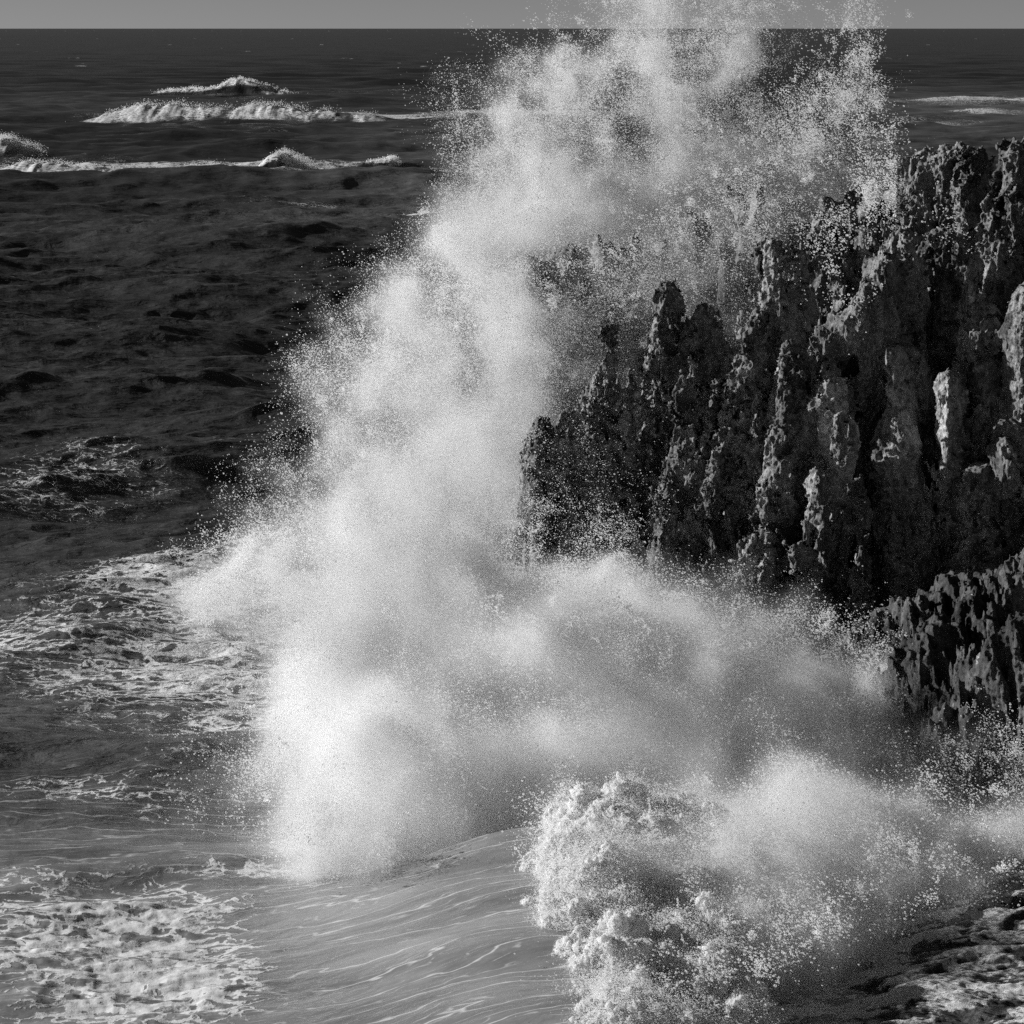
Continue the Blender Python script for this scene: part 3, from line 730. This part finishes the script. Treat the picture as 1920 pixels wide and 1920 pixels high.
# ------------------------------------------------------------------ spray
VLO = np.array([-13., 50., -.2]); VHI = np.array([17., 116., 21.4]); VH = .24
VN = np.ceil((VHI - VLO) / VH).astype(int)
SIG = np.zeros(VN, f4)                   # extinction of the fine mist, per metre
def cloud(blobs, seed, place, dens=1.0, mist=1.0):
    r = np.random.default_rng(seed); PP = []; RR = []
    for (px, py, Y, rx, ry, ryd, n, rad, clump, ang) in blobs:
        n = int(n * 1000 * dens)
        Y, ryd, ymin = place(px, py, ry, Y, ryd)
        c = at(px, py, Y); s = Y / F
        g = r.standard_normal((int(n * 2.6), 3))
        rr = np.linalg.norm(g, axis=1); g = g[rr < 2.15]
        a = math.radians(ang); ca, sa = math.cos(a), math.sin(a)
        ex = g[:, 0] * rx * s; ez = g[:, 2] * ry * s
        P = np.stack([c[0] + ex * ca - ez * sa, c[1] + g[:, 1] * ryd, c[2] + ex * sa + ez * ca], 1)
        q = [samp(TILE_FBM, P[:, 0] * 6 + 17 * k, P[:, 1] * 4 + 31 * k, P[:, 2] * 6) for k in range(3)]
        q2 = [samp(TILE_FBM, P[:, 0] * 22 + 17 * k, P[:, 1] * 12, P[:, 2] * 22 + 9 * k) for k in range(3)]
        P = P + .42 * np.stack(q, 1) + .13 * np.stack(q2, 1)
        if ymin: P[:, 1] = ymin + np.abs(P[:, 1] - ymin)
        nz = samp(TILE_FBM, P[:, 0] * 9 + P[:, 2] * 3, P[:, 1] * 5, P[:, 2] * 7) * .7 + .5 * samp(TILE_FBM, P[:, 0] * 26, P[:, 1] * 14, P[:, 2] * 20)
        pr = (1 - clump) + clump * smooth(-.7, 1.3, nz) ** 1.6 * 2.2
        P = P[r.random(len(P)) < pr * .5][:n]
        P = P[P[:, 2] > -.1]
        if mist > 0:
            share = {FI: .64, MD: .46, CO: .15}.get(rad, 0) * mist
            v = r.random(len(P)) < share
            I = np.floor((P[v] - VLO) / VH).astype(int)
            I = I[((I >= 0) & (I < VN)).all(1)]
            np.add.at(SIG, (I[:, 0], I[:, 1], I[:, 2]), f4(math.pi * rad ** 2 * 1.2 / VH ** 3))
            P = P[~v]
        R = rad * np.exp(r.normal(0, .40, len(P)))
        PP.append(P); RR.append(R)
    return np.concatenate(PP), np.concatenate(RR)
def place_plume(px, py, ry, Y, ryd):
    if px > 930 and py < 460 and Y >= 105 and px < 1530: return 109.0, min(ryd * 1.8, 2.2), 104.8
    Y = Y * .93
    return Y + 1.0, ryd * 3.2, (91.5 if px > 1150 else 90.0 if px > 900 else None)
def place_burst(px, py, ry, Y, ryd):
    Y = 70 + (Y - 70) * .55 if Y > 70 else Y
    if Y <= 68 and py < 1310: return Y, ryd * 1.3, None
    if px < 900: Y = min(Y, 71)                 # the curtain of the burst stands on the seaward side
    return min(Y, H * F / (py + 1.0 * ry - HZ) - 1.0), ryd * 1.3, None
def place_near(px, py, ry, Y, ryd):
    return Y * (.885 if Y > 75 else .93) - .8, ryd, None
FI, MD, CO = .0070, .0088, .0112
PLUME = [  # px, py, distance, sigma px, sigma py, sigma depth m, thousands, radius, clump, angle
    # top of the plume
    (1240, 40, 105, 32, 100, .8, 60, MD, .8, 0), (1250, 150, 105, 36, 95, .9, 66, MD, .8, 0), (1200, -40, 105, 100, 70, 1., 26, MD, .8, 0), (1120, 110, 105, 85, 40, 1., 30, MD, .85, 35), (1030, 180, 105, 75, 45, 1., 24, MD, .85, 30),
    (1395, 100, 105, 24, 22, .5, 22, MD, .6, 0), (1370, 60, 105, 70, 70, .8, 20, CO, .9, 0), (1420, -20, 105, 60, 60, .8, 12, CO, .9, 0), (1605, 55, 104, 12, 60, .4, 3, CO, .8, -8), (1560, 170, 104, 28, 36, .5, 10, CO, .8, -35), (1540, 230, 104, 70, 50, .7, 10, CO, .9, 0),
    (1130, 230, 105, 170, 90, 1.2, 64, MD, .7, 0), (990, 280, 105, 85, 65, 1.2, 34, MD, .85, 0), (910, 270, 105, 50, 55, 1., 9, MD, .9, 0), (1300, 230, 105, 130, 80, 1.2, 48, CO, .8, 0), (1470, 290, 108, 100, 50, 1., 42, CO, .8, 0), (1340, 330, 116, 160, 50, .6, 80, MD, .6, 0), (1500, 310, 116, 110, 40, .6, 60, FI, .5, 0),
    (1020, 400, 112, 90, 50, .9, 130, FI, .6, 0), (1150, 390, 116, 130, 60, .6, 200, FI, .6, 0), (940, 390, 104, 60, 45, 1.2, 44, FI, .75, 0), (1290, 390, 118, 130, 50, .5, 130, FI, .5, 0),
    (1180, 580, 102, 170, 70, .5, 64, FI, .4, 0), (1420, 450, 102, 110, 50, .5, 16, FI, .4, 0),
    # body beside the cliff
    (870, 500, 103, 95, 60, 1.4, 66, MD, .8, 15), (750, 565, 103, 42, 30, 1.0, 22, FI, .8, -35), (890, 540, 103, 65, 60, 1.0, 46, MD, .7, 0), (1060, 560, 102, 90, 60, .7, 7, CO, .7, 0), (1220, 500, 102, 120, 50, .6, 6, CO, .7, 0), (1420, 420, 102, 110, 50, .6, 5, CO, .7, 0),
    (860, 640, 102, 120, 70, 1.4, 110, MD, .75, 0), (715, 660, 102, 65, 75, 1.4, 20, MD, .9, 0), (1020, 680, 101, 75, 75, .8, 36, MD, .7, 0), (750, 760, 101, 90, 60, 1.4, 80, FI, .8, 0), (900, 790, 101, 90, 65, 1.3, 150, FI, .6, 0), (655, 805, 100, 18, 22, .6, 10, FI, .5, 0), (610, 720, 100, 50, 65, 1., 8, MD, .9, 0),
    (860, 890, 99.5, 90, 55, 1.5, 170, FI, .5, 0), (740, 900, 98, 90, 60, 1.5, 110, FI, .7, 0), (930, 960, 99, 50, 80, 1.0, 80, FI, .5, 0), (600, 950, 96, 95, 50, 1.5, 34, MD, .9, 0),
]
BURST = [
    (1120, 1220, 66, 140, 55, .8, 90, FI, .5, -4), (1280, 1300, 66, 110, 60, .8, 60, FI, .5, -8), (1000, 1150, 68, 110, 50, .8, 60, FI, .5, 0),
    (1130, 1320, 69.5, 250, 115, .9, 300, FI, .45, 0), (1480, 1450, 67.5, 150, 90, .9, 170, FI, .45, -14), (1200, 1680, 57.5, 100, 80, .7, 26, FI, .6, 0), (1330, 1700, 57, 70, 70, .5, 30, FI, .6, 0),
    (930, 1250, 74, 130, 110, 1.6, 150, FI, .5, 0), (1000, 1440, 70, 120, 60, 1.2, 110, FI, .45, 0), (1300, 1480, 69, 150, 50, 1.0, 110, FI, .4, 0), (1250, 1230, 78, 80, 40, 1.0, 70, FI, .5, -20),
    (1060, 1260, 78, 220, 90, 1.4, 300, FI, .5, 0), (1180, 1430, 73, 230, 80, 1.4, 330, FI, .45, 0), (1480, 1400, 76, 160, 60, 1.2, 150, FI, .4, -12), (1650, 1540, 68, 150, 60, 1.0, 120, FI, .4, 0),
    (900, 1190, 84, 170, 80, 1.4, 130, FI, .6, 0), (1130, 1220, 85, 120, 50, 1.0, 90, FI, .5, 0), (900, 1420, 76, 150, 60, 1.3, 140, FI, .5, 0), (1120, 1420, 77, 130, 60, 1.2, 120, FI, .45, 0), (700, 1250, 79, 90, 140, 2.4, 160, FI, .6, 0), (760, 1400, 74, 110, 90, 2.4, 160, FI, .5, 0),
    (700, 1060, 88, 140, 60, 1.6, 150, FI, .7, 0), (540, 1060, 88, 110, 50, 1.4, 50, MD, .9, 10), (880, 1080, 90, 110, 50, 1.4, 150, FI, .6, 0), (430, 1070, 88, 70, 45, 1., 12, MD, .9, 20), (560, 1180, 84, 90, 70, 1.4, 60, FI, .9, 0),
    (1060, 1110, 90.5, 100, 34, .8, 70, MD, .7, -6), (1190, 1150, 90, 70, 34, .7, 40, MD, .75, -25), (1040, 1200, 87, 150, 60, 1.2, 200, FI, .5, 0), (760, 1200, 84, 140, 80, 1.6, 260, FI, .6, 0), (650, 1330, 78, 70, 100, 1.4, 200, FI, .6, 0), (800, 1340, 80, 140, 80, 1.6, 300, FI, .55, 0),
    (690, 1470, 73, 60, 90, 1.2, 200, FI, .5, 0), (610, 1560, 69, 40, 60, .9, 60, FI, .7, 0), (680, 1590, 67, 50, 35, .8, 70, FI, .6, 0), (820, 1480, 73, 90, 70, 1.3, 220, FI, .5, 0), (560, 1440, 74, 50, 70, 1.2, 24, MD, .9, 0), (470, 1430, 74, 90, 40, 1.2, 18, MD, .9, 0),
    (980, 1330, 82, 120, 80, 1.4, 260, FI, .45, 0), (1150, 1300, 84, 100, 70, 1.2, 200, FI, .45, 0), (960, 1480, 75, 100, 60, 1.2, 200, FI, .45, 0), (1250, 1250, 86, 55, 45, .9, 60, FI, .55, -25),
    (1290, 1390, 82, 90, 60, 1.2, 220, FI, .4, 0), (1440, 1340, 82, 90, 42, .9, 140, FI, .4, 0), (1510, 1280, 83, 30, 30, .5, 26, FI, .5, 0), (1420, 1270, 84, 30, 20, .5, 14, FI, .5, 0), (1600, 1375, 80, 80, 45, 1.0, 190, FI, .4, 0), (1670, 1345, 79, 36, 36, .6, 22, FI, .6, -30), (1570, 1260, 82, 60, 24, .6, 7, MD, .9, 0), (1650, 1250, 80, 40, 24, .6, 5, MD, .9, 0),
    (1500, 1450, 76, 140, 70, 1.2, 260, FI, .35, 0), (1650, 1450, 75, 100, 60, 1.0, 190, FI, .35, 0), (1250, 1480, 75, 110, 50, 1.2, 200, FI, .4, 0), (1690, 1590, 69, 85, 50, 1.0, 120, FI, .4, 0), (1560, 1570, 68, 130, 70, 1.0, 200, FI, .35, 0), (1850, 1590, 68, 80, 30, 1.0, 70, FI, .5, 20), (1775, 1520, 72, 36, 40, .6, 10, FI, .6, 0), (1900, 1480, 70, 60, 50, .8, 4, MD, .9, 0),
    (1420, 1560, 67, 110, 45, 1.0, 60, FI, .4, 0), (1500, 1660, 62, 120, 60, .9, 40, FI, .4, 0), (1620, 1640, 62, 90, 40, .8, 34, FI, .45, 25), (1430, 1780, 59, 90, 40, .8, 22, FI, .5, 20), (1560, 1745, 59.5, 70, 24, .6, 20, FI, .6, 28), (1400, 1850, 56.5, 60, 24, .6, 12, FI, .7, 25), (1060, 1540, 60.5, 26, 24, .4, 1.6, MD, .8, 0), (1390, 1690, 60, 70, 60, .5, 30, FI, .6, 0), (1400, 1760, 55.5, 70, 60, .4, 26, FI, .6, 20), (1500, 1770, 58.5, 90, 40, .6, 22, FI, .5, 20), (1640, 1700, 61, 90, 36, .6, 24, FI, .5, 25), (1420, 1840, 56.5, 60, 30, .5, 18, FI, .6, 20), (1720, 1640, 63, 60, 28, .7, 26, FI, .6, 25), (1060, 1640, 60, 26, 40, .4, 8, FI, .6, 0), (1150, 1560, 61, 60, 22, .5, 12, FI, .7, 10), (1040, 1560, 61, 22, 26, .4, 1.2, MD, .8, 0),
]
WEDGE = [(1560, 480, 95.5, 40, 85, .5, 2.6, .012, .9, 0), (1780, 420, 96, 30, 20, .4, .22, .012, .9, 0), (1090, 900, 94, 70, 100, .8, 3, .0065, .8, 0), (1005, 950, 94.5, 30, 90, .6, 6, .0075, .6, 0), (1150, 1010, 93, 60, 50, .7, 2.5, .008, .8, 0), (1560, 1200, 86, 90, 30, .8, 4, .009, .9, 0), (1840, 1420, 70, 70, 50, 1., 5, .008, .9, 0), (1660, 330, 103, 40, 50, .6, 5, .012, .8, 0)]
P, R = cloud(PLUME, 21, place_plume, .82)
o = points_obj('spray_plume', P, R, M_DROP); tag(o, 'tall plume of white spray thrown up behind the pinnacles', 'spray', 'stuff'); n1 = len(P)
P, R = cloud(BURST, 22, place_burst, .80)
o = points_obj('spray_burst', P, R, M_DROP); tag(o, 'dense burst of white spray at the foot of the cliff', 'spray', 'stuff'); n2 = len(P)
P, R = cloud(WEDGE, 23, place_near, 1.0, 0)
o = points_obj('loose_droplets', P, R, M_DROP); tag(o, 'loose drops of water drifting in front of the dark rock face', 'spray', 'stuff')
# the finest mist is a cloud: its density, counted above, becomes a volume grid
def blur(A):
    for ax in range(3):
        A = (np.roll(A, 1, ax) + 2 * A + np.roll(A, -1, ax)) / 4
    return A
def mist_volume(A):
    n = A.shape
    me = bpy.data.meshes.new('mist_density'); me.vertices.add(A.size)
    me.attributes.new('mist', 'FLOAT', 'POINT').data.foreach_set('value', A.ravel().astype(f4))
    src = bpy.data.objects.new('spray_mist', me); COL.objects.link(src)
    g = bpy.data.node_groups.new('mist', 'GeometryNodeTree')
    g.interface.new_socket('Geometry', in_out='INPUT', socket_type='NodeSocketGeometry')
    g.interface.new_socket('Geometry', in_out='OUTPUT', socket_type='NodeSocketGeometry')
    N = g.nodes.new; lk = g.links.new
    gi = N('NodeGroupInput'); go = N('NodeGroupOutput')
    vc = N('GeometryNodeVolumeCube')
    lo = VLO; hi = VLO + np.array(n) * VH
    vc.inputs['Min'].default_value = lo; vc.inputs['Max'].default_value = hi
    for i, k in enumerate('XYZ'): vc.inputs['Resolution ' + k].default_value = n[i] + 1
    ps = N('GeometryNodeInputPosition'); sub = N('ShaderNodeVectorMath'); sub.operation = 'SUBTRACT'; sub.inputs[1].default_value = lo
    sc_ = N('ShaderNodeVectorMath'); sc_.operation = 'SCALE'; sc_.inputs['Scale'].default_value = 1 / VH
    sx = N('ShaderNodeSeparateXYZ')
    lk(ps.outputs[0], sub.inputs[0]); lk(sub.outputs[0], sc_.inputs[0]); lk(sc_.outputs[0], sx.inputs[0])
    fl = []
    for i in range(3):
        f = N('ShaderNodeMath'); f.operation = 'FLOOR'; ad = N('ShaderNodeMath'); ad.operation = 'ADD'; ad.inputs[1].default_value = .5
        mn = N('ShaderNodeMath'); mn.operation = 'MINIMUM'; mn.inputs[1].default_value = n[i] - 1
        lk(sx.outputs[i], ad.inputs[0]); lk(ad.outputs[0], f.inputs[0]); lk(f.outputs[0], mn.inputs[0]); fl.append(mn)
    ints = []
    for i in range(3):
        t = N('FunctionNodeFloatToInt'); lk(fl[i].outputs[0], t.inputs[0]); ints.append(t.outputs[0])
    def im(op, a, b):
        m = N('FunctionNodeIntegerMath'); m.operation = op; lk(a, m.inputs[0])
        if isinstance(b, int): m.inputs[1].default_value = b
        else: lk(b, m.inputs[1])
        return m.outputs[0]
    ix = im('ADD', im('MULTIPLY', im('ADD', im('MULTIPLY', ints[0], int(n[1])), ints[1]), int(n[2])), ints[2])
    na = N('GeometryNodeInputNamedAttribute'); na.data_type = 'FLOAT'; na.inputs['Name'].default_value = 'mist'
    si = N('GeometryNodeSampleIndex'); si.data_type = 'FLOAT'; si.domain = 'POINT'
    lk(gi.outputs[0], si.inputs['Geometry']); lk(na.outputs[0], si.inputs['Value']); lk(ix, si.inputs['Index'])
    lk(si.outputs['Value'], vc.inputs['Density'])
    m, nt, out = new_mat('mist'); b = NB(nt)
    pv = b.n('ShaderNodeVolumePrincipled'); pv.inputs['Color'].default_value = (.985, .985, .985, 1); pv.inputs['Density'].default_value = 1.0
    pv.inputs['Anisotropy'].default_value = .0
    b.l(pv.outputs[0], out.inputs['Volume'])
    sm = N('GeometryNodeSetMaterial'); sm.inputs['Material'].default_value = m
    lk(vc.outputs[0], sm.inputs[0]); lk(sm.outputs[0], go.inputs[0])
    me.materials.append(m)
    src.modifiers.new('mist', 'NODES').node_group = g
    return src
SIG = blur(SIG); SIG[SIG < .02] = 0
o = mist_volume(SIG); tag(o, 'soft white mist filling the spray at the cliff', 'mist', 'stuff')
log('mist', SIG.shape, float(SIG.max()), float((SIG > 0).mean()))
# fringe and splashes thrown off the froth
r = np.random.default_rng(31)
i = r.integers(0, len(VF), 800000); d = r.exponential(.075, len(i)) * np.clip(1 + 1.2 * samp(TILE_FBM, VF[i, 0] * 9, VF[i, 1] * 9, VF[i, 2] * 9), .1, 4)
P1 = VF[i] + NF[i] * d[:, None] + r.normal(0, .015, (len(i), 3)); R1 = .0048 * np.exp(r.normal(0, .4, len(i)))
arcs = []; ar = []
for k in range(900):
    j = r.integers(0, len(VF)); p = VF[j]; nv = NF[j]
    v = nv * r.uniform(.5, 1.7) + r.normal(0, .5, 3) + np.array([-.2, 0, r.uniform(.2, 1.2)])
    t = np.sort(r.random(r.integers(12, 60))) * r.uniform(.12, .38)
    q = p + v * t[:, None] + np.array([0, 0, -4.9]) * (t ** 2)[:, None] + r.normal(0, .010, (len(t), 3))
    arcs.append(q); ar.append(np.full(len(t), r.uniform(.005, .010)) * np.exp(r.normal(0, .3, len(t))))
# jets: strings of drops flung from the body of the spray
jets = []; jr = []
for k in range(1500):
    if k % 3:
        px, py = PLUME[r.integers(0, len(PLUME))][:2]; px += r.normal(0, 35); py += r.normal(0, 40); Y = r.uniform(93, 100)
        v = np.array([r.normal(-1.2, 2.2), r.normal(0, 1.5), r.uniform(.5, 6)])
    else:
        q = BURST[r.integers(0, len(BURST))]; px = q[0] + r.normal(0, q[3]); py = q[1] - abs(r.normal(0, q[4])); Y = min(70 + (q[2] - 70) * .55, H * F / (py + 90 - HZ)) - 2
        v = np.array([r.normal(-.8, 2.0), r.normal(-.5, 1.2), r.uniform(.5, 4)])
    t = np.sort(r.random(r.integers(25, 130))) * r.uniform(.1, .45)
    q = at(px, py, Y) + v * t[:, None] + np.array([0, 0, -4.9]) * (t ** 2)[:, None] + r.normal(0, 1, (len(t), 3)) * (.03 + .45 * t)[:, None]
    jets.append(q[q[:, 2] > 0]); jr.append(r.uniform(.006, .013) * np.exp(r.normal(0, .35, int((q[:, 2] > 0).sum()))))
o = points_obj('flung_drops', np.concatenate(jets), np.concatenate(jr), M_DROP); tag(o, 'strings of drops flung out of the white spray', 'spray', 'stuff')
P = np.concatenate([P1] + arcs); R = np.concatenate([R1] + ar)
o = points_obj('splash', P, R, M_DROP, pw); o['kind'] = 'stuff'
log('spray', n1, n2, len(P))

# ------------------------------------------------------------------ light, sky, camera
SUN_EL, SUN_AZ = 21.5, 79.0             # degrees: height, and turn to the left of straight ahead
az = math.radians(SUN_AZ); el = math.radians(SUN_EL)
to_sun = (-math.sin(az) * math.cos(el), math.cos(az) * math.cos(el), math.sin(el))
from mathutils import Vector
sl = bpy.data.lights.new('sun', 'SUN'); sl.energy = 5.0; sl.angle = math.radians(.53)
so = bpy.data.objects.new('sun', sl); COL.objects.link(so)
so.rotation_euler = Vector(to_sun).to_track_quat('Z', 'Y').to_euler(); so.location = (-30, 40, 40)
w = bpy.data.worlds.new('World'); scene.world = w; w.use_nodes = True
nt = w.node_tree; nt.nodes.clear()
sky = nt.nodes.new('ShaderNodeTexSky'); sky.sky_type = 'NISHITA'; sky.sun_disc = False
sky.sun_elevation = el; sky.sun_rotation = -az; sky.altitude = 0; sky.air_density = .38; sky.dust_density = .15; sky.ozone_density = 1.5
sep = nt.nodes.new('ShaderNodeSeparateColor'); cmb = nt.nodes.new('ShaderNodeCombineColor')   # black-and-white film behind a red filter
bg = nt.nodes.new('ShaderNodeBackground'); bg.inputs['Strength'].default_value = .05
wo = nt.nodes.new('ShaderNodeOutputWorld')
nt.links.new(sky.outputs[0], sep.inputs[0])
for k in range(3): nt.links.new(sep.outputs[0], cmb.inputs[k])
nt.links.new(cmb.outputs[0], bg.inputs[0]); nt.links.new(bg.outputs[0], wo.inputs[0])

cam = bpy.data.cameras.new('camera'); co = bpy.data.objects.new('camera', cam); COL.objects.link(co)
co.location = (0, 0, H); co.rotation_euler = (math.pi / 2, 0, 0)
cam.sensor_fit = 'HORIZONTAL'; cam.sensor_width = 36; cam.lens = 36 * F / 1920
cam.shift_y = -(960 - HZ) / 1920
cam.clip_start = 1; cam.clip_end = 200000
scene.camera = co
scene.view_settings.view_transform = 'Standard'; scene.view_settings.look = 'None'
scene.view_settings.exposure = 0.18; scene.view_settings.gamma = 1.0
c = scene.cycles
c.max_bounces = 12; c.diffuse_bounces = 8; c.glossy_bounces = 3; c.transmission_bounces = 8; c.transparent_max_bounces = 8; c.volume_bounces = 7
c.caustics_reflective = False; c.caustics_refractive = False
c.use_denoising = False; c.sample_clamp_indirect = 4.0; c.sample_clamp_direct = 5.0
scene.render.engine = 'CYCLES'
log('done')
